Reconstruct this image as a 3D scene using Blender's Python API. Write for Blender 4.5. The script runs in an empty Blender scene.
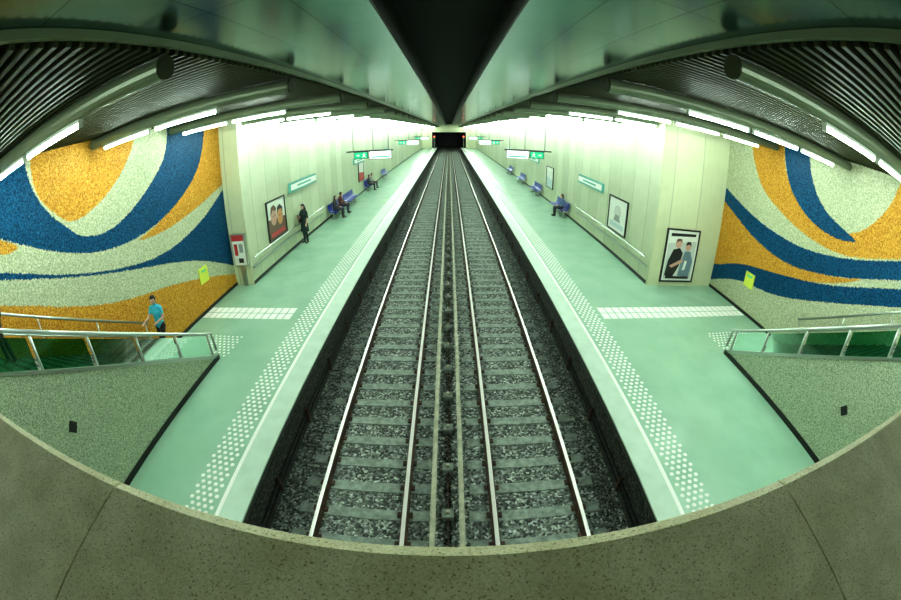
import bpy, math, random
import numpy as np
from math import *
from mathutils import Vector, Matrix
random.seed(4); rng=np.random.default_rng(4)
S=bpy.context.scene
COL=S.collection
S.view_settings.view_transform='Standard'
for lk in ('Medium High Contrast','Standard - Medium High Contrast','High Contrast'):
    try:
        S.view_settings.look=lk;break
    except Exception: pass
H=4.63           # camera height over the platform floor
YE=100.0         # end of the station
CZ=5.62          # slatted ceiling height

# ---------------------------------------------------------------- materials
def newmat(name):
    m=bpy.data.materials.new(name);m.use_nodes=True
    nt=m.node_tree
    b=nt.nodes.get('Principled BSDF')
    return m,nt,b
def mat(name,c,r=.5,metal=0,spec=.5,emit=None,es=0,alpha=None):
    m,nt,b=newmat(name)
    b.inputs['Base Color'].default_value=(*c,1);b.inputs['Roughness'].default_value=r
    b.inputs['Metallic'].default_value=metal
    b.inputs['Specular IOR Level'].default_value=spec
    if emit:
        b.inputs['Emission Color'].default_value=(*emit,1);b.inputs['Emission Strength'].default_value=es
    return m
def coords(nt,scale=(1,1,1)):
    tc=nt.nodes.new('ShaderNodeTexCoord');mp=nt.nodes.new('ShaderNodeMapping')
    mp.inputs['Scale'].default_value=scale
    nt.links.new(tc.outputs['Object'],mp.inputs['Vector'])
    return mp.outputs['Vector']
def ramp(nt,fac,stops,interp='LINEAR'):
    r=nt.nodes.new('ShaderNodeValToRGB');r.color_ramp.interpolation=interp
    e=r.color_ramp.elements
    while len(e)<len(stops): e.new(.5)
    for i,(p,c) in enumerate(stops):
        e[i].position=p;e[i].color=(*c,1)
    nt.links.new(fac,r.inputs['Fac']);return r.outputs['Color']
def mixc(nt,fac,a,b,mode='MIX'):
    n=nt.nodes.new('ShaderNodeMix');n.data_type='RGBA';n.blend_type=mode
    if isinstance(fac,float): n.inputs[0].default_value=fac
    else: nt.links.new(fac,n.inputs[0])
    for s,i in ((a,6),(b,7)):
        if isinstance(s,tuple): n.inputs[i].default_value=(*s,1)
        else: nt.links.new(s,n.inputs[i])
    return n.outputs[2]
def speckle(name,stops,scale,r=.6,bump=.2,big=None,metal=0):
    """grains of several colours (terrazzo, gravel, pebble dash)"""
    m,nt,b=newmat(name);v=coords(nt)
    vo=nt.nodes.new('ShaderNodeTexVoronoi');vo.inputs['Scale'].default_value=scale
    nt.links.new(v,vo.inputs['Vector'])
    sep=nt.nodes.new('ShaderNodeSeparateColor');nt.links.new(vo.outputs['Color'],sep.inputs[0])
    col=ramp(nt,sep.outputs[0],stops)
    if big:
        no=nt.nodes.new('ShaderNodeTexNoise');no.inputs['Scale'].default_value=big[0];no.inputs['Detail'].default_value=6
        nt.links.new(v,no.inputs['Vector'])
        col=mixc(nt,1.0,col,ramp(nt,no.outputs['Fac'],[(.3,big[1]),(.7,big[2])]),'MULTIPLY')
    nt.links.new(col,b.inputs['Base Color'])
    b.inputs['Roughness'].default_value=r;b.inputs['Metallic'].default_value=metal
    if bump:
        bp=nt.nodes.new('ShaderNodeBump');bp.inputs['Strength'].default_value=bump;bp.inputs['Distance'].default_value=.6/scale
        bp.invert=True
        nt.links.new(vo.outputs['Distance'],bp.inputs['Height']);nt.links.new(bp.outputs['Normal'],b.inputs['Normal'])
    return m
def noisy(name,c1,c2,scale,r=.5,metal=0,bump=0,stretch=(1,1,1),rr=None,detail=6):
    m,nt,b=newmat(name);v=coords(nt,stretch)
    no=nt.nodes.new('ShaderNodeTexNoise');no.inputs['Scale'].default_value=scale;no.inputs['Detail'].default_value=detail
    nt.links.new(v,no.inputs['Vector'])
    nt.links.new(ramp(nt,no.outputs['Fac'],[(.35,c1),(.65,c2)]),b.inputs['Base Color'])
    b.inputs['Roughness'].default_value=r;b.inputs['Metallic'].default_value=metal
    if bump:
        bp=nt.nodes.new('ShaderNodeBump');bp.inputs['Strength'].default_value=bump;bp.inputs['Distance'].default_value=.02
        nt.links.new(no.outputs['Fac'],bp.inputs['Height']);nt.links.new(bp.outputs['Normal'],b.inputs['Normal'])
    return m
def grooved(name,c1,c2,cg,period,axis,width=.03,r=.6):
    """panelled wall: vertical joints at a given period along an axis + soft blotches"""
    m,nt,b=newmat(name);v=coords(nt)
    sp=nt.nodes.new('ShaderNodeSeparateXYZ');nt.links.new(v,sp.inputs[0])
    def fr(per,w):
        d=nt.nodes.new('ShaderNodeMath');d.operation='DIVIDE';d.inputs[1].default_value=per
        nt.links.new(sp.outputs[axis],d.inputs[0])
        f=nt.nodes.new('ShaderNodeMath');f.operation='FRACT';nt.links.new(d.outputs[0],f.inputs[0])
        l=nt.nodes.new('ShaderNodeMath');l.operation='LESS_THAN';l.inputs[1].default_value=w
        nt.links.new(f.outputs[0],l.inputs[0]);return l.outputs[0],d.outputs[0]
    g1,d1=fr(period,width); g2,_=fr(period/5,width*1.6)
    fl=nt.nodes.new('ShaderNodeMath');fl.operation='FLOOR';nt.links.new(d1,fl.inputs[0])
    wn=nt.nodes.new('ShaderNodeTexWhiteNoise');wn.noise_dimensions='1D';nt.links.new(fl.outputs[0],wn.inputs['W'])
    no=nt.nodes.new('ShaderNodeTexNoise');no.inputs['Scale'].default_value=2.5;no.inputs['Detail'].default_value=8
    nt.links.new(v,no.inputs['Vector'])
    ad=nt.nodes.new('ShaderNodeMath');ad.operation='ADD'
    nt.links.new(wn.outputs['Value'],ad.inputs[0]);nt.links.new(no.outputs['Fac'],ad.inputs[1])
    hf=nt.nodes.new('ShaderNodeMath');hf.operation='MULTIPLY';hf.inputs[1].default_value=.5;nt.links.new(ad.outputs[0],hf.inputs[0])
    col=ramp(nt,hf.outputs[0],[(.25,c1),(.75,c2)])
    s2=nt.nodes.new('ShaderNodeMath');s2.operation='MULTIPLY';s2.inputs[1].default_value=.3;nt.links.new(g2,s2.inputs[0])
    col=mixc(nt,s2.outputs[0],col,cg)
    col=mixc(nt,g1,col,cg)
    nt.links.new(col,b.inputs['Base Color']);b.inputs['Roughness'].default_value=r
    return m

M_floor=noisy('green_floor_coating',(.29,.47,.345),(.35,.54,.405),1.1,r=.26)
M_edge=noisy('platform_edge_stone',(.48,.62,.51),(.56,.70,.59),3,r=.45)
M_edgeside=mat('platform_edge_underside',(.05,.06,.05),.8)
M_white=mat('white_marking',(.90,.90,.86),.5)
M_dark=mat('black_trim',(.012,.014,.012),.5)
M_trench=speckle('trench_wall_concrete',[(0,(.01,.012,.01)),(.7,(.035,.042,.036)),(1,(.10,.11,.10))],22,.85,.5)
M_ballast=speckle('ballast_gravel',[(0,(.03,.035,.032)),(.4,(.12,.135,.12)),(.8,(.30,.33,.30)),(1,(.66,.70,.64))],24,.85,.8,big=(2.5,(.75,.77,.75),(1,1,1)))
M_sleeper=noisy('weathered_concrete_sleeper',(.19,.225,.195),(.34,.39,.34),9,r=.85,bump=.4)
M_railtop=mat('polished_steel_rail',(.92,.86,.82),.42,.45)
M_rust=noisy('rusty_steel',(.06,.035,.025),(.13,.08,.055),12,r=.7,metal=.3)
M_board=noisy('third_rail_cover',(.36,.35,.26),(.55,.53,.40),6,r=.6)
M_cream=grooved('cream_wall_panels',(.48,.53,.37),(.60,.64,.47),(.24,.27,.17),1.2,1,.018)
M_creamx=grooved('cream_wall_panels_return',(.52,.55,.36),(.62,.65,.44),(.32,.34,.23),1.2,0,.018)
M_slat=mat('dark_ceiling_slat',(.030,.036,.016),.6,.0,spec=.12)
M_void=mat('ceiling_void',(.004,.005,.004),.9)
M_beam=mat('ceiling_tube_paint',(.14,.17,.11),.35,.2)
M_steel=mat('brushed_steel',(.48,.52,.48),.32,.9)
M_tube=mat('fluorescent_tube',(1,1,1),.4,emit=(.80,1.0,.86),es=148)
M_fix=mat('lamp_batten',(.6,.65,.58),.5)
M_stone=speckle('speckled_parapet_stone',[(0,(.36,.30,.12)),(.08,(.70,.64,.36)),(.6,(.86,.80,.52)),(1,(.90,.86,.62))],330,.6,.03,big=(9,(.76,.75,.66),(1.0,1.0,1.0)))
M_pebble=speckle('pebbledash_stair_wall',[(0,(.16,.20,.13)),(.4,(.37,.44,.31)),(1,(.62,.69,.51))],75,.8,.2)
M_step=speckle('terrazzo_step',[(0,(.10,.14,.11)),(1,(.30,.36,.30))],60,.6,0)
M_blue=mat('blue_seat_plastic',(.01,.03,.28),.35)
M_yel=mat('yellow_green_sign',(.72,.78,.10),.5)
M_black=mat('black_frame',(.01,.01,.01),.35)
M_green=mat('green_sign',(0,.30,.13),.4,emit=(0,.5,.25),es=.6)
M_signw=mat('lit_white_sign',(.8,.85,.8),.4,emit=(.85,1,.92),es=1.2)
M_red=mat('red_plate',(.5,.02,.02),.5)
M_redl=mat('red_signal_lens',(.5,.02,.02),.5,emit=(1,.05,.02),es=14)
M_teal=mat('teal_plate',(.12,.42,.36),.4)
# metal ceiling panels with joints
M_panel,nt,b=newmat('satin_metal_ceiling_panel')
v=coords(nt)
br=nt.nodes.new('ShaderNodeTexBrick');br.offset=0;br.inputs['Scale'].default_value=1;br.inputs['Brick Width'].default_value=.56;br.inputs['Row Height'].default_value=1.2
br.inputs['Mortar Size'].default_value=.006;br.inputs['Color1'].default_value=(.11,.19,.185,1);br.inputs['Color2'].default_value=(.14,.225,.22,1);br.inputs['Mortar'].default_value=(.03,.05,.045,1)
nt.links.new(v,br.inputs['Vector']);nt.links.new(br.outputs['Color'],b.inputs['Base Color'])
b.inputs['Metallic'].default_value=.85;b.inputs['Roughness'].default_value=.17
# mosaic: tesserae colour attribute
M_mos,nt,b=newmat('glass_mosaic')
at=nt.nodes.new('ShaderNodeAttribute');at.attribute_name='tessera';nt.links.new(at.outputs['Color'],b.inputs['Base Color'])
b.inputs['Roughness'].default_value=.5;b.inputs['Specular IOR Level'].default_value=.12
# tinted glass
M_glass=bpy.data.materials.new('green_tinted_glass');M_glass.use_nodes=True
nt=M_glass.node_tree;nt.nodes.clear()
tr=nt.nodes.new('ShaderNodeBsdfTransparent');tr.inputs[0].default_value=(.20,.50,.34,1)
gl=nt.nodes.new('ShaderNodeBsdfGlossy');gl.inputs['Roughness'].default_value=.08;gl.inputs[0].default_value=(.7,.9,.8,1)
mx=nt.nodes.new('ShaderNodeMixShader');fr=nt.nodes.new('ShaderNodeFresnel');fr.inputs[0].default_value=1.5
ot=nt.nodes.new('ShaderNodeOutputMaterial')
nt.links.new(fr.outputs[0],mx.inputs[0]);nt.links.new(tr.outputs[0],mx.inputs[1]);nt.links.new(gl.outputs[0],mx.inputs[2]);nt.links.new(mx.outputs[0],ot.inputs[0])

# ---------------------------------------------------------------- mesh builder
class MB:
    def __init__(s): s.v=[];s.f=[];s.m=[];s.mats=[]
    def mi(s,m):
        if m not in s.mats: s.mats.append(m)
        return s.mats.index(m)
    def add(s,vs,fs,m):
        o=len(s.v);s.v+= [tuple(p) for p in vs];i=s.mi(m)
        for f in fs: s.f.append([o+k for k in f]);s.m.append(i)
    def box(s,x0,x1,y0,y1,z0,z1,m):
        s.add([(x0,y0,z0),(x1,y0,z0),(x1,y1,z0),(x0,y1,z0),(x0,y0,z1),(x1,y0,z1),(x1,y1,z1),(x0,y1,z1)],
              [(0,3,2,1),(4,5,6,7),(0,1,5,4),(1,2,6,5),(2,3,7,6),(3,0,4,7)],m)
    def prism(s,pts,axis,a0,a1,m):
        """polygon pts (2D) extruded along axis"""
        def p3(p,a):
            return {0:(a,p[0],p[1]),1:(p[0],a,p[1]),2:(p[0],p[1],a)}[axis]
        n=len(pts);vs=[p3(p,a0) for p in pts]+[p3(p,a1) for p in pts]
        s.add(vs,[tuple(range(n))[::-1],tuple(range(n,2*n))]+[(i,(i+1)%n,n+(i+1)%n,n+i) for i in range(n)],m)
    def tube(s,pts,rad,m,seg=12,cap=True,flat=None):
        pts=[Vector(p) for p in pts];n=len(pts)
        if not hasattr(rad,'__len__'): rad=[rad]*n
        vs=[];ref=None
        for i,p in enumerate(pts):
            d=(pts[min(i+1,n-1)]-pts[max(i-1,0)]).normalized()
            if ref is None:
                ref=Vector((1,0,0)) if abs(d.x)<.8 else Vector((0,1,0))
            u=(ref-d*ref.dot(d)).normalized();w=d.cross(u)
            ref=u
            r=rad[i];ra,rb=(r if hasattr(r,'__len__') else (r,r))
            for k in range(seg):
                a=2*pi*k/seg
                vs.append(p+u*ra*cos(a)+w*rb*sin(a))
        fs=[]
        for i in range(n-1):
            for k in range(seg):
                a=i*seg+k;b_=i*seg+(k+1)%seg
                fs.append((a,b_,b_+seg,a+seg))
        if cap:
            fs.append(tuple(range(seg))[::-1]);fs.append(tuple((n-1)*seg+k for k in range(seg)))
        s.add(vs,fs,m)
    def ell(s,c,r,m,seg=14,rings=9,fn=None,mtx=None):
        vs=[];
        for i in range(rings+1):
            t=pi*i/rings
            for k in range(seg):
                a=2*pi*k/seg
                q=Vector((sin(t)*cos(a),sin(t)*sin(a),cos(t)))
                if fn: q=fn(q)
                p=Vector((q.x*r[0],q.y*r[1],q.z*r[2]))
                if mtx: p=mtx@p
                vs.append(Vector(c)+p)
        fs=[(i*seg+k,(i+1)*seg+k,(i+1)*seg+(k+1)%seg,i*seg+(k+1)%seg) for i in range(rings) for k in range(seg)]
        s.add(vs,fs,m)
    def make(s,name,parent=None,smooth=False,bevel=0,M=None):
        me=bpy.data.meshes.new(name);me.from_pydata(s.v,[],s.f)
        for m in s.mats: me.materials.append(m)
        me.polygons.foreach_set('material_index',s.m)
        if smooth: me.polygons.foreach_set('use_smooth',[True]*len(s.f))
        me.update()
        o=bpy.data.objects.new(name,me);COL.objects.link(o)
        if parent: o.parent=parent
        if M is not None: o.matrix_world=M
        if bevel:
            bv=o.modifiers.new('bevel','BEVEL');bv.width=bevel;bv.segments=2;bv.limit_method='ANGLE'
        return o
def empty(name,loc=(0,0,0),rz=0):
    e=bpy.data.objects.new(name,None);COL.objects.link(e);e.location=loc;e.rotation_euler=(0,0,rz);e.empty_display_size=.2
    return e

# ---------------------------------------------------------------- platforms
XL,XR=-6.62,6.70       # cream walls
ML,MR=-7.35,9.60       # mosaic walls
YS=11.3                # where the cream walls start
PE=2.98                # platform edge
for side,xw,xm in ((-1,XL,ML),(1,XR,MR)):
    b=MB()
    a0,a1=sorted((side*(PE+.1),xm));c0,c1=sorted((side*(PE+.1),xw))
    b.box(a0,a1,-6,YS,-.35,0,M_floor)
    b.box(c0,c1,YS,YE,-.35,0,M_floor)
    # edge stones and the white line
    e0,e1=sorted((side*(PE-.04),side*3.36));b.box(e0,e1,-6,YE,-.035,.004,M_edge)
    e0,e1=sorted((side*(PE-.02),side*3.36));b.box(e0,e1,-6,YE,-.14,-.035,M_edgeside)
    e0,e1=sorted((side*3.36,side*3.43));b.box(e0,e1,-6,YE,-.02,.008,M_white)
    # trench side wall below the nosing
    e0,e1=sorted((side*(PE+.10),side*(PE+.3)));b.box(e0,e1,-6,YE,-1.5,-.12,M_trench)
    b.make('platform')
    # tactile dots
    b=MB()
    def dot(x,y,r=.041,z=0.001):
        vs=[(x+r*cos(2*pi*k/8),y+r*sin(2*pi*k/8),z) for k in range(8)]+[(x+r*.7*cos(2*pi*k/8),y+r*.7*sin(2*pi*k/8),z+.006) for k in range(8)]
        b.add(vs,[(k,(k+1)%8,8+(k+1)%8,8+k) for k in range(8)]+[tuple(range(8,16))],M_white)
    y=0.5;i=0
    while y<YE-1:
        for k in range(4):
            dot(side*(3.54+.13*k+(.065 if i%2 else 0)),y)
        y+=.12;i+=1
    xs0,xs1=((-6.5,-5.2) if side<0 else (7.1,8.9))
    for i in range(8):
        for k in range(int((xs1-xs0)/.14)):
            dot(xs0+.14*k+(.07 if i%2 else 0),6.85+.13*i,.035)
    b.make('tactile_dot_paving')
    # ribbed guidance strip
    b=MB()
    g0,g1=(-7.3,-4.15) if side<0 else (4.15,9.5)
    x=g0
    while x<g1-.1:
        for k in range(2):
            b.box(x,x+.20,8.78+.36*k,8.78+.36*k+.32,0,.007,M_white)
        x+=.235
    b.make('tactile_guidance_strip')

# ---------------------------------------------------------------- track bed
b=MB();b.box(-PE-.1,PE+.1,-6,YE+39.9,-1.6,-1.17,M_ballast);b.make('track_ballast')
for tx in (-1.5,1.5):
    for rx in (-.75,.75):
        b=MB();x=tx+rx
        prof=[(-.07,-1.15),(.07,-1.15),(.07,-1.135),(.015,-1.12),(.012,-1.04),(.034,-1.03),(.034,-1.005),(.028,-1.0),(-.028,-1.0),(-.034,-1.005),(-.034,-1.03),(-.012,-1.04),(-.015,-1.12),(-.07,-1.135)]
        b.prism([(x+p[0],p[1]) for p in prof],1,-6,YE+38,M_rust)
        b.box(x-.035,x+.035,-6,YE+38,-1.003,-.997,M_railtop)
        b.make('railway_rail')
b=MB()
y=-5.5
while y<YE+30:
    for tx in (-1.5,1.5):
        j=random.uniform(-.015,.015)
        b.prism([(y-.125,-1.25),(y+.125,-1.25),(y+.11,-1.152+j*.3),(y-.11,-1.152+j*.3)],0,tx-1.16+j,tx+1.16+j,M_sleeper)
        for rx in (-.75,.75):
            for d in (-.10,.10):
                b.box(tx+rx+d-.03,tx+rx+d+.03,y-.05,y+.05,-1.155,-1.11,M_rust)
    y+=.62
b.make('railway_sleepers')
for x in (-.27,.20):
    b=MB()
    b.prism([(x-.045,-.93),(x+.045,-.93),(x+.045,-.90),(x+.02,-.885),(x-.02,-.885),(x-.045,-.90)],1,-6,YE+30,M_board)
    b.box(x-.02,x+.02,-6,YE+30,-1.06,-.96,M_rust)
    y=-5
    while y<YE+20:
        b.box(x-.03,x+.03,y-.03,y+.03,-1.2,-.9,M_rust)
        b.box(x-.06,x+.06,y-.07,y+.07,-1.2,-1.1,M_sleeper)
        y+=1.3
    b.make('third_rail')
b=MB();y=-5
while y<YE+10:
    b.box(-.13,.07,y-.09,y+.09,-1.2,-1.04,M_sleeper);b.box(-.06,0,y-.03,y+.03,-1.06,-.97,M_board);y+=1.1
b.box(-.035,-.015,-6,YE+20,-1.14,-1.11,M_rust)
b.make('track_drain_covers')
for s in (-1,1):
    b=MB()
    for k,z in enumerate((-.95,-.80)):
        b.tube([(s*(PE+.07),-6,z),(s*(PE+.07),YE,z)],.022,M_dark,8)
    y=0
    while y<YE:
        b.box(min(s*(PE+.02),s*(PE+.12)),max(s*(PE+.02),s*(PE+.12)),y,y+.05,-1.05,-.7,M_rust);y+=2
    b.make('trackside_cable')
for s in (-1,1):
    b=MB();x=s*3.6;y=99.2
    b.tube([(x,y,0),(x,y,2.9)],.05,M_steel,10)
    b.box(x-.2,x+.2,y-.1,y+.1,2.2,3.2,M_black)
    for z in (2.45,2.95):
        b.tube([(x,y-.14,z),(x,y-.10,z)],.13,M_redl if z>2.7 else M_green,14)
    b.make('railway_signal')

# ---------------------------------------------------------------- walls
b=MB();b.box(XL-.3,XL,YS,YE,-.3,6.1,M_cream);b.make('wall_left')
b=MB();b.box(ML-.3,XL-.001,YS-.002,YS+.2,-.3,6.1,M_creamx);b.make('wall_left_return')
b=MB();b.box(XR,XR+.3,YS,YE,-.3,6.1,M_cream);b.make('wall_right')
b=MB();b.box(XR+.001,MR+.3,YS-.102,YS+.2,-.3,6.1,M_creamx);b.make('wall_right_return')
b=MB()
for s,x in ((-1,XL),(1,XR)):
    x0,x1=sorted((x,x-s*.015));b.box(x0,x1,YS,YE,0,.12,M_dark)
b.make('baseboard_platform')
b=MB();b.box(XL,-4.2,YE,YE+.4,-.3,6.1,M_creamx);b.box(4.2,XR,YE,YE+.4,-.3,6.1,M_creamx);b.box(-4.2,4.2,YE,YE+.4,4.1,6.1,M_creamx);b.make('wall_end')
b=MB()
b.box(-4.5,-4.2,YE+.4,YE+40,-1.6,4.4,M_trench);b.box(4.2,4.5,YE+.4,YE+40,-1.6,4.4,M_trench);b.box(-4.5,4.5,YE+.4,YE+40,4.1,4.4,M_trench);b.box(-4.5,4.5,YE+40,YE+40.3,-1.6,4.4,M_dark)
b.box(-4.5,-3.1,YE+.4,YE+40,-1.6,-1.0,M_trench);b.box(3.1,4.5,YE+.4,YE+40,-1.6,-1.0,M_trench)
b.make('tunnel')
b=MB();b.box(ML-.3,MR+.3,-6.3,-6,-1.6,6.1,M_creamx);b.make('wall_back')

# mosaics -------------------------------------------------------
def chaikin(p,n=2):
    p=np.array(p,float)
    for _ in range(n):
        q=np.roll(p,-1,axis=0)
        p=np.stack([.75*p+.25*q,.25*p+.75*q],1).reshape(-1,2)
    return p
def inside(poly,X,Y):
    r=np.zeros(X.shape,bool);n=len(poly);j=n-1
    for i in range(n):
        xi,yi=poly[i];xj,yj=poly[j]
        if yi!=yj:
            c=((yi>Y)!=(yj>Y))&(X<(xj-xi)*(Y-yi)/(yj-yi)+xi)
            r^=c
        j=i
    return r
CRE,ORA,BLU=0,1,2
PAL={CRE:[(.44,.47,.31),(.56,.59,.41),(.34,.38,.25),(.66,.68,.50)],
     ORA:[(.56,.265,.03),(.64,.33,.05),(.38,.155,.018),(.74,.45,.10)],
     BLU:[(.004,.055,.13),(.007,.080,.18),(.003,.028,.07),(.014,.115,.23)]}
def mosaic(name,xpos,facing,regions,y0,y1,z0,z1,st=.022):
    ny=int((y1-y0)/st);nz=int((z1-z0)/st)
    ys=np.linspace(y0,y1,ny+1);zs=np.linspace(z0,z1,nz+1)
    Yg,Zg=np.meshgrid(ys,zs)
    V=np.stack([np.full(Yg.size,xpos),Yg.ravel(),Zg.ravel()],1)
    idx=np.arange(Yg.size).reshape(nz+1,ny+1)
    a=idx[:-1,:-1].ravel();b_=idx[:-1,1:].ravel();c=idx[1:,1:].ravel();d=idx[1:,:-1].ravel()
    F=np.stack([a,b_,c,d],1) if facing>0 else np.stack([a,d,c,b_],1)
    me=bpy.data.meshes.new(name)
    me.from_pydata(V.tolist(),[],F.tolist())
    yc=(ys[:-1]+ys[1:])/2;zc=(zs[:-1]+zs[1:])/2
    Yc,Zc=np.meshgrid(yc,zc);Yc=Yc+rng.normal(0,.008,Yc.shape);Zc=Zc+rng.normal(0,.008,Zc.shape)
    lab=np.zeros(Yc.shape,int)
    for k,pl,sm in regions:
        lab[inside(chaikin(pl,sm),Yc,Zc)]=k
    lab=lab.ravel()
    colr=np.zeros((lab.size,3))
    pick=rng.choice(4,lab.size,p=[.4,.3,.2,.1])
    for k in PAL:
        P_=np.array(PAL[k]);mk=lab==k;colr[mk]=P_[pick[mk]]
    colr*=rng.uniform(.9,1.1,(lab.size,1))
    c4=np.concatenate([colr,np.ones((lab.size,1))],1)
    c4=np.repeat(c4,4,axis=0).astype(np.float32)
    ca=me.color_attributes.new('tessera','FLOAT_COLOR','CORNER')
    ca.data.foreach_set('color',c4.ravel())
    me.materials.append(M_mos);me.update()
    o=bpy.data.objects.new(name,me);COL.objects.link(o)
    return o
L=[(BLU,[(8.6,6.6),(8.6,5.5),(8.35,4.7),(7.2,3.9),(6.0,3.5),(5.1,3.65),(4.75,3.95),(4.3,4.35),(3.95,4.8),(3.75,5.3),(3.6,6.6),(-1,7),(-1,6.3),(1,5.4),(2.9,4.4),(4.3,3.6),(5.8,3.1),(7.4,3.08),(8.9,3.5),(10.1,4.3),(10.5,5.5),(10.55,6.6)],2),
   (ORA,[(3.9,6.6),(3.85,5.3),(4.0,4.8),(4.35,4.4),(4.8,4.05),(5.4,4.1),(6.1,4.35),(6.8,4.85),(7.25,5.5),(7.3,6.6)],2),
   (ORA,[(10.55,6.6),(10.5,5.5),(10.1,4.3),(8.9,3.5),(7.4,3.08),(6.7,3.0),(8.0,2.88),(9.6,3.1),(10.8,3.4),(11.8,3.7),(11.9,6.6)],2),
   (BLU,[(12.5,4.0),(11.2,3.3),(9.7,2.6),(7.8,2.3),(6.0,2.6),(4.2,3.2),(2.7,3.9),(-.5,5.2),(-.5,5.05),(2.7,3.75),(4.7,2.95),(6.7,2.35),(7.9,2.05),(9.7,1.5),(12.5,.1)],2),
   (ORA,[(-2,5.4),(0,4.5),(2.5,3.4),(4.8,2.25),(6.4,1.75),(7.9,1.45),(10,.85),(12,.15),(12,-1),(-2,-1)],2),
   (ORA,[(3.4,4.05),(2.9,4.4),(1,5.3),(-1,6.2),(-1,5.8),(1,5.0),(2.7,4.15)],2)]
R=[(ORA,[(10.05,6.6),(10,5.4),(9.65,4.6),(9.1,3.95),(7.7,3.4),(6.4,3.2),(5.2,3.3),(3.5,3.95),(-2,6),(-2,8),(3.6,6.6),(3.9,5.5),(4.3,4.7),(5.2,3.85),(6.6,3.7),(7.7,4.2),(8.35,4.9),(8.45,6.6)],2),
   (BLU,[(8.45,6.6),(8.4,5.4),(8.0,4.35),(7.0,3.7),(5.9,3.55),(5.0,3.75),(5.4,3.85),(6.4,4.1),(7.05,4.7),(7.3,5.5),(7.3,6.6)],2),
   (BLU,[(12,4.1),(10.7,3.5),(9.1,3.0),(7.1,2.85),(5.2,3.25),(3.5,3.9),(-2,6),(-2,5.6),(3.4,3.5),(5.4,2.7),(7.4,2.2),(9.2,2.4),(10.7,3.0),(12,3.6)],2),
   (ORA,[(12,3.6),(10.7,3.0),(9.2,2.4),(7.4,2.2),(5.4,2.7),(4.4,3.1),(5.6,2.45),(7.3,1.9),(9.7,1.35),(10.9,.95),(12,.6)],2),
   (BLU,[(12,.7),(10.9,.95),(9.8,1.45),(8.2,1.75),(5.8,2.3),(3.3,3.35),(-2,5.4),(-2,5.1),(3.1,3.0),(5.8,1.85),(7.9,1.1),(9.7,.95),(12,-.1)],2)]
mosaic('wall_left_mosaic',ML,1,L,-1.5,YS,0,5.9)
mosaic('wall_right_mosaic',MR,-1,R,-1.5,YS-.1,0,5.9)
b=MB();b.box(ML-.3,ML-.01,-6,YS,-.3,6.1,M_creamx);b.make('wall_left_core')
b=MB();b.box(MR+.01,MR+.3,-6,YS,-.3,6.1,M_creamx);b.make('wall_right_core')
b=MB();b.box(ML,ML+.02,6.7,YS,0,.10,M_dark);b.box(MR-.02,MR,6.7,YS-.1,0,.10,M_dark);b.make('baseboard_mosaic')
for x,y,s in ((ML,9.4,1),(MR,9.05,-1)):
    b=MB();b.box(min(x,x+s*.03),max(x,x+s*.03),y-.24,y+.24,.88,1.36,M_yel)
    b.box(min(x+s*.03,x+s*.034),max(x+s*.03,x+s*.034),y-.13,y+.13,1.22,1.27,M_green)
    b.make('yellow_wall_sign')

# ---------------------------------------------------------------- ceiling
b=MB()
b.box(ML-.3,MR+.3,-6.3,YE+.4,6.15,6.35,M_void)
b.make('ceiling')
for s in (-1,1):
    b=MB();x0,x1=sorted((s*.60,s*2.30));b.box(x0,x1,-6,YE,5.73,5.80,M_panel)
    x0,x1=sorted((s*2.26,s*2.31));b.box(x0,x1,-6,YE,5.66,5.80,M_beam)
    x0,x1=sorted((s*.58,s*.60));b.box(x0,x1,-6,YE,5.73,6.15,M_dark)
    b.make('ceiling_panel')
b=MB();y=-5.9
while y<YE:
    big=y<YS
    step=.13
    for s in (-1,1):
        xe=(ML if big else XL) if s<0 else (MR if big else XR)
        x0,x1=sorted((s*2.32,xe));b.box(x0,x1,y,y+.05,CZ,CZ+.10,M_slat)
    y+=step
b.make('ceiling_slats')
b=MB();lamps=MB();fx=MB()
k=-1  # first row is unseen behind the camera, added to brighten parapet and stair walls
while 2.72+3*k<YE-1:
    y=2.72+3*k;big=y<YS
    for s in (-1,1):
        xe=((ML if big else XL) if s<0 else (MR if big else XR))-s*.012
        b.tube([(s*2.36,y,5.50),(xe,y,5.50)],.11,M_beam,16)
        b.tube([(s*2.34,y,5.50),(s*2.37,y,5.50)],.118,M_slat,16)
        if s<0: segs=[(-6.85,-5.40),(-5.20,-3.75)] if big else [(-6.5,-5.1),(-4.95,-3.55)]
        else: segs=[(3.9,5.35),(5.55,7.0),(7.2,8.65)] if big else [(3.6,5.0),(5.15,6.55)]
        for a,c in segs:
            fx.box(a-.03,c+.03,y-.04,y+.04,5.355,5.395,M_fix)
            lamps.tube([(a,y,5.325),(c,y,5.325)],.024,M_tube,8)
            fx.box(a-.03,a,y-.03,y+.03,5.295,5.36,M_fix);fx.box(c,c+.03,y-.03,y+.03,5.295,5.36,M_fix)
    k+=1
b.make('lamp_carrier_tubes',smooth=False)
e=empty('fluorescent_lamps');lamps.make('tubes',e);fx.make('battens',e)

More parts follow.
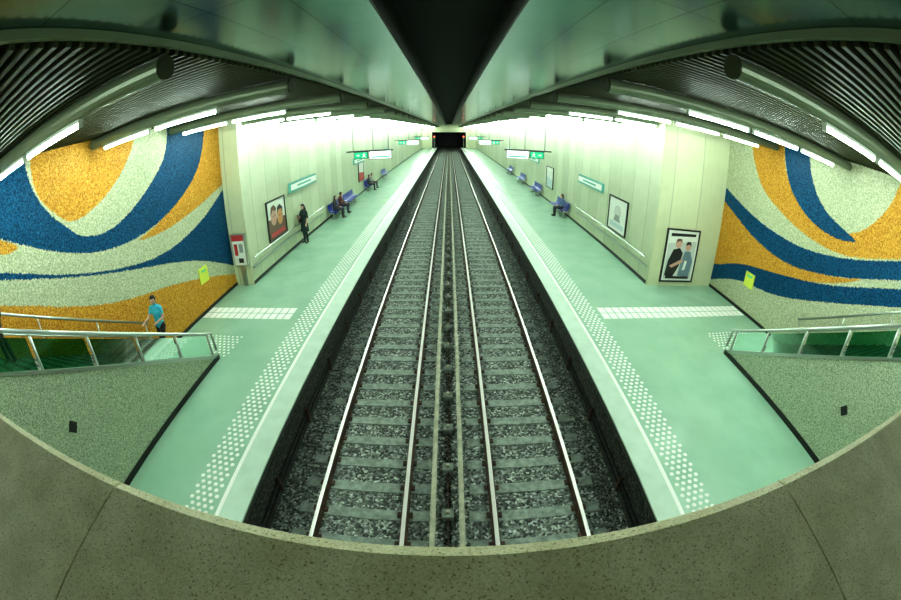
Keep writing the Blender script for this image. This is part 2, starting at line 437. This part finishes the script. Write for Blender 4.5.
# ---------------------------------------------------------------- stairs
def stair(side,xi,xo,xrail):
    e=empty('staircase')
    x0,x1=sorted((xi+side*.14,xo))
    b=MB();n=18;rise=3.05/n;tr=.308;y=6.62
    pts=[(y,-.02)]
    for i in range(n):
        pts.append((y,rise*(i+1)));y-=tr if i<n-1 else 0
        if i<n-1: pts.append((y,rise*(i+1)))
    pts+= [(-1.2,3.05),(-1.2,2.8),(y+.1,2.75),(6.2,-.02)]
    b.prism(pts,0,x0,x1,M_step)
    yy=6.62
    for i in range(n):
        b.box(x0,x1,yy-.04,yy+.004,rise*(i+1)-.03,rise*(i+1)+.004,M_dark);yy-=tr
    b.make('steps',e)
    b=MB();a0,a1=sorted((xi,xi+side*.14))
    b.prism([(6.68,0),(6.68,.06),(1.1,.06+.55*5.58),(-1.2,.06+.55*5.58),(-1.2,0)],0,a0,a1,M_pebble)
    f0,f1=sorted((xi-side*.02,xi));b.prism([(6.72,0),(6.72,.12),(-1.2,.12),(-1.2,0)],0,f0,f1,M_dark)
    f0,f1=sorted((xi-side*.02,xi+side*.16));b.prism([(6.75,0),(6.75,.09),(1.1,.09+.55*5.62),(-1.2,.09+.55*5.62),(-1.2,.05+.55*5.62),(1.1,.05+.55*5.62),(6.70,.03)],0,f0,f1,M_steel)
    dy,dz=(2.2,1.6) if side<0 else (2.6,1.25)
    f0,f1=sorted((xi-side*.012,xi));b.prism([(dy-.12,dz),(dy,dz-.12),(dy+.12,dz),(dy,dz+.12)],0,f0,f1,M_dark)
    b.make('stringer_wall',e)
    # balustrade
    xc=xi+side*.07
    def zl(y,o): return o+.55*(6.65-max(y,1.1))
    b=MB()
    path=[(xc,6.80,.20),(xc,6.76,.66),(xc,6.5,.78),(xc,1.1,zl(1.1,.72)),(xc,-1.2,zl(1.1,.72))]
    b.tube(path,(.035),M_steel,10)
    b.tube([(xc,6.6,.06),(xc,6.6,.74)],.03,M_steel,10)
    y=6.6
    for i in range(6):
        b.box(xc-.012,xc+.012,y-.025,y+.025,zl(y,0),zl(y,.70),M_steel);y-=1.1
    b.make('handrail',e,smooth=True)
    b=MB();y=6.55
    for i in range(7):
        ya,yb=y-.03,y-1.05
        if ya<-1: break
        b.prism([(ya,zl(ya,.10)),(yb,zl(yb,.10)),(yb,zl(yb,.62)),(ya,zl(ya,.62))],0,xc-.006,xc+.006,M_glass);y-=1.1
    b.make('glass_panels',e)
    b=MB()
    b.tube([(xrail,6.3,1.12),(xrail,1.1,zl(1.1,.95)),(xrail,-1.2,zl(1.1,.95))],.03,M_steel,10)
    b.tube([(xrail,6.3,.75),(xrail,1.1,zl(1.1,.58)),(xrail,-1.2,zl(1.1,.58))],.02,M_steel,8)
    y=6.2
    while y>0:
        b.tube([(xrail,y,zl(y,-.05)),(xrail,y,zl(y,.93))],.018,M_steel,8);y-=1.5
    b.make('far_handrail',e,smooth=True)
stair(-1,-5.45,ML,-7.18)
stair(1,7.0,MR,9.36)

# ---------------------------------------------------------------- mezzanine and parapet
b=MB();b.box(-5.45,7.0,-6,.20,2.75,3.05,M_step);b.box(ML,-5.45,-6,-1.2,2.75,3.05,M_step);b.box(7.0,MR,-6,-1.2,2.75,3.05,M_step);b.make('floor_mezzanine')
e=empty('parapet')
b=MB();b.box(-5.45,7.0,-.25,.22,3.05,3.98,M_pebble);b.make('parapet_wall',e)
b=MB()
edges=[-5.45,-4.5,-3.2,-1.95,-.66,.66,1.95,3.2,4.5,5.8,7.0]
for a,c in zip(edges[:-1],edges[1:]):
    b.prism([(-.34,3.98),(.274,3.98),(.296,3.995),(.303,4.02),(.303,4.07),(.296,4.09),(.274,4.10),(-.32,4.10),(-.34,4.08)],0,a+.0025,c-.0025,M_stone)
b.make('coping_stones',e)

# ---------------------------------------------------------------- signs, posters
def hangsign(y,s,scale=1):
    e=empty('hanging_sign',(0,0,0))
    b=MB()
    def bx(a,c,z0,z1,m,d=.08):
        x0,x1=sorted((s*a,s*c));b.box(x0,x1,y-d,y+d,z0,z1,m)
    bx(3.2,6.0,3.50,3.58,M_black,.06)
    bx(3.3,4.62,3.02,3.50,M_black,.09);bx(3.33,4.59,3.05,3.48,M_signw,.095)
    bx(3.40,4.50,3.10,3.20,M_teal,.097)
    bx(4.70,5.55,3.08,3.50,M_black,.08);bx(4.73,5.52,3.11,3.47,M_green,.085)
    # pictogram: arrow and running figure
    c=s*5.30
    for yy in (y-.088,):
        b.prism([(c-.12,3.27),(c,3.27),(c,3.21),(c+.12,3.29),(c,3.37),(c,3.31),(c-.12,3.31)],1,yy-.004,yy,M_white)
        g=s*4.93
        b.prism([(g-.03,3.38),(g+.03,3.38),(g+.03,3.44),(g-.03,3.44)],1,yy-.004,yy,M_white)
        b.prism([(g-.10,3.33),(g+.08,3.36),(g+.04,3.25),(g+.12,3.15),(g+.08,3.14),(g-.01,3.22),(g-.11,3.15),(g-.13,3.18),(g-.04,3.28)],1,yy-.004,yy,M_white)
    for x in (3.5,4.4,5.6):
        b.tube([(s*x,y,3.55),(s*x,y,CZ)],.018,M_black,8)
    b.make('sign_body',e)
for y in (23,44,66): hangsign(y,1);hangsign(y,-1)

def poster(name,o,u,w,h,frame,shapes,bg):
    """o lower-left corner, u unit vector of width, w,h size; built on the wall"""
    u=Vector(u);up=Vector((0,0,1));n=u.cross(up);b=MB()
    def q(x0,x1,z0,z1,d0,d1,m):
        vs=[]
        for d in (d0,d1):
            for x,z in ((x0,z0),(x1,z0),(x1,z1),(x0,z1)):
                vs.append(Vector(o)+u*x+up*z+n*d)
        b.add(vs,[(0,3,2,1),(4,5,6,7),(0,1,5,4),(1,2,6,5),(2,3,7,6),(3,0,4,7)],m)
    q(0,w,0,h,0,.03,bg)
    f=.05
    for a in ((-f,0,-f,h+f),(w,w+f,-f,h+f),(0,w,-f,0),(0,w,h,h+f)): q(*a,0,.06,frame)
    for k,(pl,m) in enumerate(shapes):
        d=.032+.0015*k
        b.add([Vector(o)+u*(p[0]*w)+up*(p[1]*h)+n*d for p in pl],[tuple(range(len(pl)))],m)
    return b.make(name)
def C(n,c): return mat('poster_ink_'+n,c,.45)
kW=C('white',(.82,.84,.78));kB=C('black',(.02,.02,.022));kG=C('grey',(.30,.31,.30));kP=C('skin',(.62,.36,.28));kO=C('orange',(.65,.30,.12));kLb=C('pale_blue',(.55,.66,.68));kR=C('red',(.55,.05,.05));kBr=C('brown',(.16,.08,.05));kL=C('lightgrey',(.6,.62,.58));kMb=C('steel_blue',(.16,.24,.30))
def circ(cx,cz,rx,rz,n=18): return [(cx+rx*cos(2*pi*i/n),cz+rz*sin(2*pi*i/n)) for i in range(n)]
poster('advertising_poster',(7.22,YS-.102,.20),(1,0,0),1.36,1.80,M_black,[
 ([(.05,.04),(.95,.04),(.95,.80),(.05,.74)],kL),
 ([(.08,.10),(.34,.06),(.50,.30),(.56,.56),(.44,.66),(.24,.62),(.12,.40)],kB),(circ(.38,.74,.10,.085),kP),([(.28,.76),(.32,.84),(.46,.84),(.49,.76),(.42,.80)],kBr),
 ([(.50,.10),(.88,.08),(.92,.40),(.80,.60),(.62,.60),(.54,.40)],kMb),(circ(.71,.69,.09,.08),kP),([(.61,.71),(.65,.79),(.77,.79),(.81,.70),(.74,.74)],kB),
 ([(.18,.30),(.26,.26),(.60,.38),(.58,.45)],kP),([(.62,.22),(.70,.22),(.74,.40),(.66,.42)],kW),
 ([(.10,.88),(.90,.90),(.90,.95),(.10,.94)],kB),
 ([(.12,.04),(.88,.04),(.88,.09),(.12,.09)],kB)],kW)
poster('advertising_poster',(XL,13.0,1.0),(0,1,0),1.65,1.42,M_black,[
 ([(0,0),(1,0),(1,.45),(0,.55)],kBr),(circ(.32,.58,.17,.24),kP),(circ(.68,.52,.17,.24),kO),
 ([(.14,.62),(.20,.85),(.36,.90),(.50,.78),(.46,.70),(.30,.76)],kBr),([(.50,.60),(.56,.80),(.72,.84),(.86,.72),(.84,.58),(.78,.70),(.62,.70)],kB),
 ([(.1,.05),(.9,.05),(.9,.16),(.1,.16)],kR),(circ(.28,.60,.02,.02,8),kB),(circ(.38,.60,.02,.02,8),kB),(circ(.64,.54,.02,.02,8),kB),(circ(.74,.54,.02,.02,8),kB)],kW)
poster('advertising_poster',(XR,15.25,1.02),(0,-1,0),1.75,1.30,M_black,[
 ([(.1,.1),(.9,.1),(.9,.25),(.1,.25)],kLb),(circ(.5,.58,.2,.22),kL),([(.3,.3),(.7,.3),(.6,.5),(.4,.5)],kG)],kW)
poster('advertising_poster',(XL,28.5,1.0),(0,1,0),1.7,1.35,M_black,[([(0,0),(1,0),(1,.4),(0,.5)],kR)],kW)
poster('advertising_poster',(XR,26.5,1.0),(0,-1,0),1.7,1.35,M_black,[([(0,0),(1,0),(1,.4),(0,.5)],kLb)],kW)
# ticket / information cabinet on the left return wall
b=MB();y=YS-.002
b.box(-7.22,-6.66,y-.14,y,.72,1.84,M_steel);b.box(-7.18,-6.70,y-.15,y-.13,.76,1.80,kW)
b.box(-7.18,-6.70,y-.155,y-.14,1.60,1.80,kR);b.box(-7.12,-6.98,y-.155,y-.14,1.10,1.50,kR);b.box(-6.92,-6.76,y-.155,y-.14,1.20,1.50,kG);b.box(-7.0,-6.80,y-.155,y-.14,.84,1.0,kB)
b.box(-7.02,-6.86,y-.10,y-.01,0,.72,M_steel)
b.make('ticket_machine',bevel=.005)
# station name plates (plain, lettering not legible in the photo) and wall rails
for x,s,y0,z0 in ((XL,1,15.3,2.40),(XR,-1,16.1,2.25),(XL,1,27,2.40),(XR,-1,29,2.30),(XL,1,40,2.4),(XR,-1,42,2.3)):
    b=MB();q=lambda d0,d1:(min(x+s*d0,x+s*d1),max(x+s*d0,x+s*d1))
    b.box(*q(0,.10),y0,y0+3.4,z0,z0+.42,M_teal);b.box(*q(.10,.105),y0+.06,y0+3.34,z0+.09,z0+.34,M_white);b.box(*q(.105,.108),y0+.8,y0+2.6,z0+.17,z0+.26,M_teal)
    b.make('station_name_plate')
for x,s,y0 in ((XL,1,YS+.1),(XR,-1,YS+.1)):
    b=MB();xx=x+s*.12
    b.tube([(xx,y0,.92),(xx,y0+8.3,.92)],.03,M_steel,10)
    b.box(min(x,x+s*.05),max(x,x+s*.05),y0,y0+8.3,.55,.62,M_steel)
    y=y0+.3
    while y<y0+8.3:
        b.box(min(x,xx),max(x,xx),y,y+.04,.90,.94,M_steel);y+=1.3
    b.make('wall_leaning_rail')

# ---------------------------------------------------------------- benches
def bench(x,y,s,n=5):
    rz=-pi/2 if s<0 else pi/2
    e=empty('platform_bench',(x,y,0),rz);w=.52;Ln=n*w
    b=MB()
    prof=[(.23,.40),(.21,.445),(.08,.425),(-.08,.425),(-.15,.47),(-.20,.62),(-.23,.84),(-.245,.84),(-.22,.60),(-.17,.44),(-.09,.395),(.08,.395),(.20,.41)]
    for i in range(n):
        a=-Ln/2+i*w+.03
        b.prism(prof,0,a,a+w-.06,M_blue)
    b.make('seats',e,bevel=.01)
    b=MB();b.box(-Ln/2,Ln/2,-.05,.03,.33,.39,M_steel)
    for xx in (-Ln/2+.3,Ln/2-.3):
        b.box(xx-.03,xx+.03,-.04,.02,.02,.33,M_steel);b.box(xx-.03,xx+.03,-.22,.20,0,.03,M_steel)
    b.make('frame',e)
for y in (21.6,24.8,31.2,39): bench(XL+.32,y,-1)
for y in (22.0,28.8,35,42): bench(XR-.32,y,1)

# ---------------------------------------------------------------- people
def person(name,loc,rz,pose,cols,hairlong=False,skirt=False,hgt=1.66,bag=False,lookyaw=0,lookpitch=0):
    k=hgt/1.68
    skin,hair,top,leg,shoe=[mat(name+'_'+n,c,.6) for n,c in zip(('skin','hair','top','trousers','shoes'),cols)]
    E=empty(name,loc,rz)
    J={}
    if pose in('stand','walk','phone','rail'):
        J=dict(pel=(0,0,.93),wst=(0,.005,1.08),chs=(0,.0,1.26),nkb=(0,-.01,1.40),nk=(0,.005,1.46),hd=(0,.025,1.565))
        for s,t in ((-1,'L'),(1,'R')):
            J['hip'+t]=(s*.085,0,.90);J['kn'+t]=(s*.09,.03,.49);J['an'+t]=(s*.09,-.01,.09);J['toe'+t]=(s*.11,.14,.035)
            J['sh'+t]=(s*.165,-.01,1.365);J['el'+t]=(s*.215,-.03,1.10);J['wr'+t]=(s*.21,.06,.88)
        if pose=='walk' or pose=='rail':
            J['knL']=(-.09,.16,.56);J['anL']=(-.09,.10,.20);J['toeL']=(-.10,.24,.15)
            J['knR']=(.09,.02,.48);J['anR']=(.09,-.08,.09);J['toeR']=(.10,.07,.035)
        if pose=='rail':
            J['elR']=(.25,.10,1.13);J['wrR']=(.27,.30,1.10)
            J['elL']=(-.22,.02,1.11);J['wrL']=(-.14,.22,1.08)
        if pose=='phone':
            J['elR']=(.20,.05,1.11);J['wrR']=(.07,.24,1.18);J['elL']=(-.22,-.02,1.10)
    else:
        J=dict(pel=(0,-.02,.53),wst=(0,-.06,.68),chs=(0,-.05,.86),nkb=(0,-.04,1.00),nk=(0,-.01,1.06),hd=(0,.03,1.16))
        for s,t in ((-1,'L'),(1,'R')):
            J['hip'+t]=(s*.09,0,.52);J['kn'+t]=(s*.11,.43,.50);J['an'+t]=(s*.10,.42,.09);J['toe'+t]=(s*.12,.56,.035)
            J['sh'+t]=(s*.165,-.05,.965);J['el'+t]=(s*.22,.02,.72);J['wr'+t]=(s*.09,.24,.64)
    J={a:Vector(p)*k for a,p in J.items()}
    m=MB();seg=[]
    def limb(pts,rad,ix,mat_=None):
        P=[J[p] if isinstance(p,str) else p for p in pts]
        # subdivided with rounded ends
        pp=[];rr=[]
        d0=(P[1]-P[0]).normalized();d1=(P[-1]-P[-2]).normalized()
        def av(r,f): return (r[0]*f,r[1]*f) if hasattr(r,'__len__') else r*f
        def mean(r): return (r[0]+r[1])/2 if hasattr(r,'__len__') else r
        pp.append(P[0]-d0*mean(rad[0])*k*.8);rr.append(av(rad[0],.45*k))
        for p,r in zip(P,rad): pp.append(p);rr.append(av(r,k))
        pp.append(P[-1]+d1*mean(rad[-1])*k*.8);rr.append(av(rad[-1],.45*k))
        m.tube(pp,rr,skin,14)
        for a,c,ra,rc in zip(P[:-1],P[1:],rad[:-1],rad[1:]): seg.append((a,c,(mean(ra)+mean(rc))/2*k,ix))
    limb(['pel','wst','chs','nkb'],[(.155,.115),(.128,.10),(.158,.115),(.09,.07)],2)
    limb(['shL','nkb','shR'],[.056,.066,.056],2)
    limb(['nkb','nk','hd'],[.055,.047,.045],0)
    for t in 'LR':
        hp=J['hip'+t];kn=J['kn'+t];an=J['an'+t];calf=kn.lerp(an,.3)+Vector((0,-.015,0))*k
        limb([hp,hp.lerp(kn,.5),kn],[.092,.080,.060],3)
        limb([kn,calf,an],[.060,.058,.040],3)
        limb([an+Vector((0,-.03,-.035))*k,an.lerp(J['toe'+t],.5)+Vector((0,0,-.03))*k,J['toe'+t]],[.036,.038,.03],4)
        limb(['sh'+t,J['sh'+t].lerp(J['el'+t],.5)],[.056,.050],2)
        limb([J['sh'+t].lerp(J['el'+t],.5),'el'+t],[.045,.039],2 if pose!='rail' else 0)
        limb(['el'+t,J['el'+t].lerp(J['wr'+t],.4),'wr'+t],[.039,.036,.025],2 if pose in('walk','sit','stand') else 0)
    if skirt:
        m.tube([J['pel']+Vector((0,0,.06))*k,J['pel']-Vector((0,0,.15))*k,J['pel']-Vector((0,-.01,.42))*k],[(.14*k,.10*k),(.19*k,.14*k),(.22*k,.17*k)],skin,16)
        seg.append((J['pel'],J['pel']-Vector((0,0,.42))*k,.22*k,2))
    tmp=m.make('tmp')
    rm=tmp.modifiers.new('r','REMESH');rm.mode='VOXEL';rm.voxel_size=.013*k
    sm=tmp.modifiers.new('s','SMOOTH');sm.factor=.5;sm.iterations=4
    dg=bpy.context.evaluated_depsgraph_get();me=bpy.data.meshes.new_from_object(tmp.evaluated_get(dg))
    bpy.data.objects.remove(tmp)
    me.materials.clear()
    for q in (skin,hair,top,leg,shoe): me.materials.append(q)
    n=len(me.polygons);cen=np.zeros(n*3);me.polygons.foreach_get('center',cen);cen=cen.reshape(-1,3)
    best=np.full(n,1e9);idx=np.zeros(n,int)
    for a,c,r,ix in seg:
        A=np.array(a);D=np.array(c)-A;t=np.clip(((cen-A)@D)/(D@D),0,1)
        d=np.linalg.norm(cen-(A+t[:,None]*D),axis=1)/r
        w=d<best;best[w]=d[w];idx[w]=ix
    me.polygons.foreach_set('material_index',idx.astype(np.int32));me.polygons.foreach_set('use_smooth',[True]*n)
    o=bpy.data.objects.new('body',me);COL.objects.link(o);o.parent=E
    # hands
    h=MB()
    for s,t in ((-1,'L'),(1,'R')):
        w=J['wr'+t];d=(w-J['el'+t]).normalized();side=Vector((s,0,0));side=(side-d*side.dot(d))
        side=side.normalized() if side.length>.1 else Vector((0,1,0));nm=d.cross(side)*s
        pc=w+d*.045*k
        R_=Matrix((side,nm,d)).transposed()
        h.ell(pc,(.04*k,.017*k,.05*k),skin,10,7,mtx=R_)
        across=side
        for i,(off,ln) in enumerate(((-.028,.062),(-.010,.072),(.010,.068),(.027,.054))):
            b0=pc+across*off*k+d*.035*k
            b1=b0+d*ln*.5*k+nm*.006*k;b2=b1+d*ln*.38*k+nm*.022*k
            h.tube([b0,b1,b2],[.009*k,.008*k,.006*k],skin,8)
        tb=pc-across*.034*k-d*.015*k
        h.tube([tb,tb-across*.022*k+d*.025*k,tb-across*.026*k+d*.052*k+nm*.012*k],[.011*k,.010*k,.007*k],skin,8)
    h.make('hands',E,smooth=True)
    # head
    hc=J['hd'];RM=Matrix.Rotation(lookyaw,3,'Z')@Matrix.Rotation(lookpitch,3,'X')
    h=MB()
    def hf(q):
        q=q.copy()
        if q.z<0: q.x*=1-.28*(-q.z)**1.3;q.y*=1-.12*(-q.z)
        if q.y>.5 and -.45<q.z<.05: q.y+=.10*max(0,1-abs(q.x)/.22)*(1-abs(q.z+.2)/.3 if abs(q.z+.2)<.3 else 0)
        if q.y>.6 and -.02<q.z<.22 and .15<abs(q.x)<.5: q.y-=.05
        return q
    h.ell(hc,(.076*k,.094*k,.115*k),skin,28,22,fn=hf,mtx=RM)
    eye=mat(name+'_eye_white',(.8,.8,.78),.3);iris=mat(name+'_iris',(.02,.012,.01),.2);lip=mat(name+'_lips',(.42,.12,.10),.5)
    def hp(x,y,z): return hc+RM@(Vector((x,y,z))*k)
    for s in (-1,1):
        h.ell(hp(s*.029,.079,.008),(.013*k,.008*k,.007*k),eye,10,6,mtx=RM)
        h.ell(hp(s*.029,.086,.008),(.005*k,.003*k,.006*k),iris,8,5,mtx=RM)
        h.ell(hp(s*.029,.084,.026),(.015*k,.004*k,.003*k),hair,8,5,mtx=RM)
        h.ell(hp(s*.076,-.004,-.005),(.010*k,.018*k,.030*k),skin,10,7,mtx=RM)
    h.ell(hp(0,.096,-.018),(.011*k,.012*k,.018*k),skin,10,7,mtx=RM)
    h.ell(hp(0,.082,-.052),(.022*k,.008*k,.007*k),lip,10,6,mtx=RM)
    h.make('head',E,smooth=True)
    h=MB()
    def hairf(q):
        q=q.copy()
        if q.y>.25 and q.z<.45: q.y=.25+(q.y-.25)*.15
        return q
    h.ell(hc+RM@(Vector((0,-.014,.018))*k),(.087*k,.100*k,.116*k),hair,24,16,fn=hairf,mtx=RM)
    if hairlong:
        h.tube([hc+Vector((0,-.05,.04))*k,hc+Vector((0,-.085,-.06))*k,hc+Vector((0,-.105,-.20))*k,hc+Vector((0,-.11,-.36))*k],[(.075*k,.05*k),(.088*k,.045*k),(.085*k,.035*k),(.05*k,.02*k)],hair,14)
    else:
        h.ell(hc+RM@(Vector((0,-.10,.05))*k),(.035*k,.035*k,.035*k),hair,12,8)
    h.make('hair',E,smooth=True)
    if pose=='phone':
        h=MB();p=J['wrR']+Vector((-.05,.07,.02));h.box(p.x-.035,p.x+.035,p.y,p.y+.012,p.z-.06,p.z+.08,M_black);h.make('phone',E,bevel=.004)
    if bag:
        bm=mat(name+'_bag',(.03,.02,.02),.5);h=MB();p=J['hipR']+Vector((.13,0,.05))
        h.ell(p,(.06,.16,.14),bm,14,9);h.tube([J['shR']+Vector((.0,0,.05)),J['shR']+Vector((.05,.09,-.1)),p+Vector((.03,.1,.1))],.012,bm,8);h.tube([J['shR']+Vector((.0,0,.05)),J['shR']+Vector((.05,-.09,-.1)),p+Vector((.03,-.1,.1))],.012,bm,8);h.make('shoulder_bag',E,smooth=True)
    return E
SK=(.62,.38,.28);DK=(.012,.010,.010)
person('standing_woman',(-6.34,16.1,0),radians(150),'phone',[SK,DK,(.010,.030,.032),(.012,.014,.016),(.02,.02,.02)],hairlong=True,skirt=True,hgt=1.76,bag=True,lookpitch=-.3)
rise=3.05/18
person('woman_on_stairs',(-6.86,6.44,rise*1),radians(184),'rail',[SK,DK,(.05,.48,.66),(.012,.013,.018),(.02,.02,.02)],hgt=1.60,lookyaw=.3,lookpitch=-.25)
person('man_on_stairs',(-6.72,6.62-.308*14.6,rise*15),radians(182),'walk',[SK,DK,(.03,.03,.035),(.015,.015,.02),(.01,.01,.01)],hgt=1.72)
person('seated_passenger',(XL+.36,20.9,0),-pi/2,'sit',[SK,DK,(.02,.02,.025),(.02,.02,.03),(.02,.02,.02)],hairlong=True)
person('seated_passenger',(XL+.36,22.1,0),-pi/2,'sit',[SK,DK,(.16,.04,.04),(.02,.02,.05),(.02,.02,.02)])
person('seated_passenger',(XL+.36,30.6,0),-pi/2,'sit',[SK,DK,(.03,.03,.04),(.02,.02,.03),(.02,.02,.02)])
person('seated_passenger',(XL+.36,31.7,0),-pi/2,'sit',[SK,DK,(.35,.35,.33),(.02,.02,.03),(.02,.02,.02)],hairlong=True)
person('seated_passenger',(XR-.36,21.3,0),pi/2,'sit',[SK,(.09,.05,.03),(.10,.16,.30),(.02,.02,.03),(.02,.02,.02)],hairlong=True)

# ---------------------------------------------------------------- world and camera
w=bpy.data.worlds.new('World');S.world=w;w.use_nodes=True
w.node_tree.nodes['Background'].inputs[0].default_value=(.01,.02,.015,1);w.node_tree.nodes['Background'].inputs[1].default_value=.2
cd=bpy.data.cameras.new('camera');c=bpy.data.objects.new('camera',cd);COL.objects.link(c)
c.location=(0,0,H);c.rotation_euler=(radians(90-24.85),0,-radians(.22))
cd.type='PANO'
for tgt in (cd,getattr(cd,'cycles',None)):
    try:
        tgt.panorama_type='FISHEYE_EQUISOLID';tgt.fisheye_lens=15.78;tgt.fisheye_fov=pi
    except Exception: pass
cd.sensor_width=36;cd.sensor_fit='HORIZONTAL';cd.clip_start=.02;cd.clip_end=400
S.camera=c
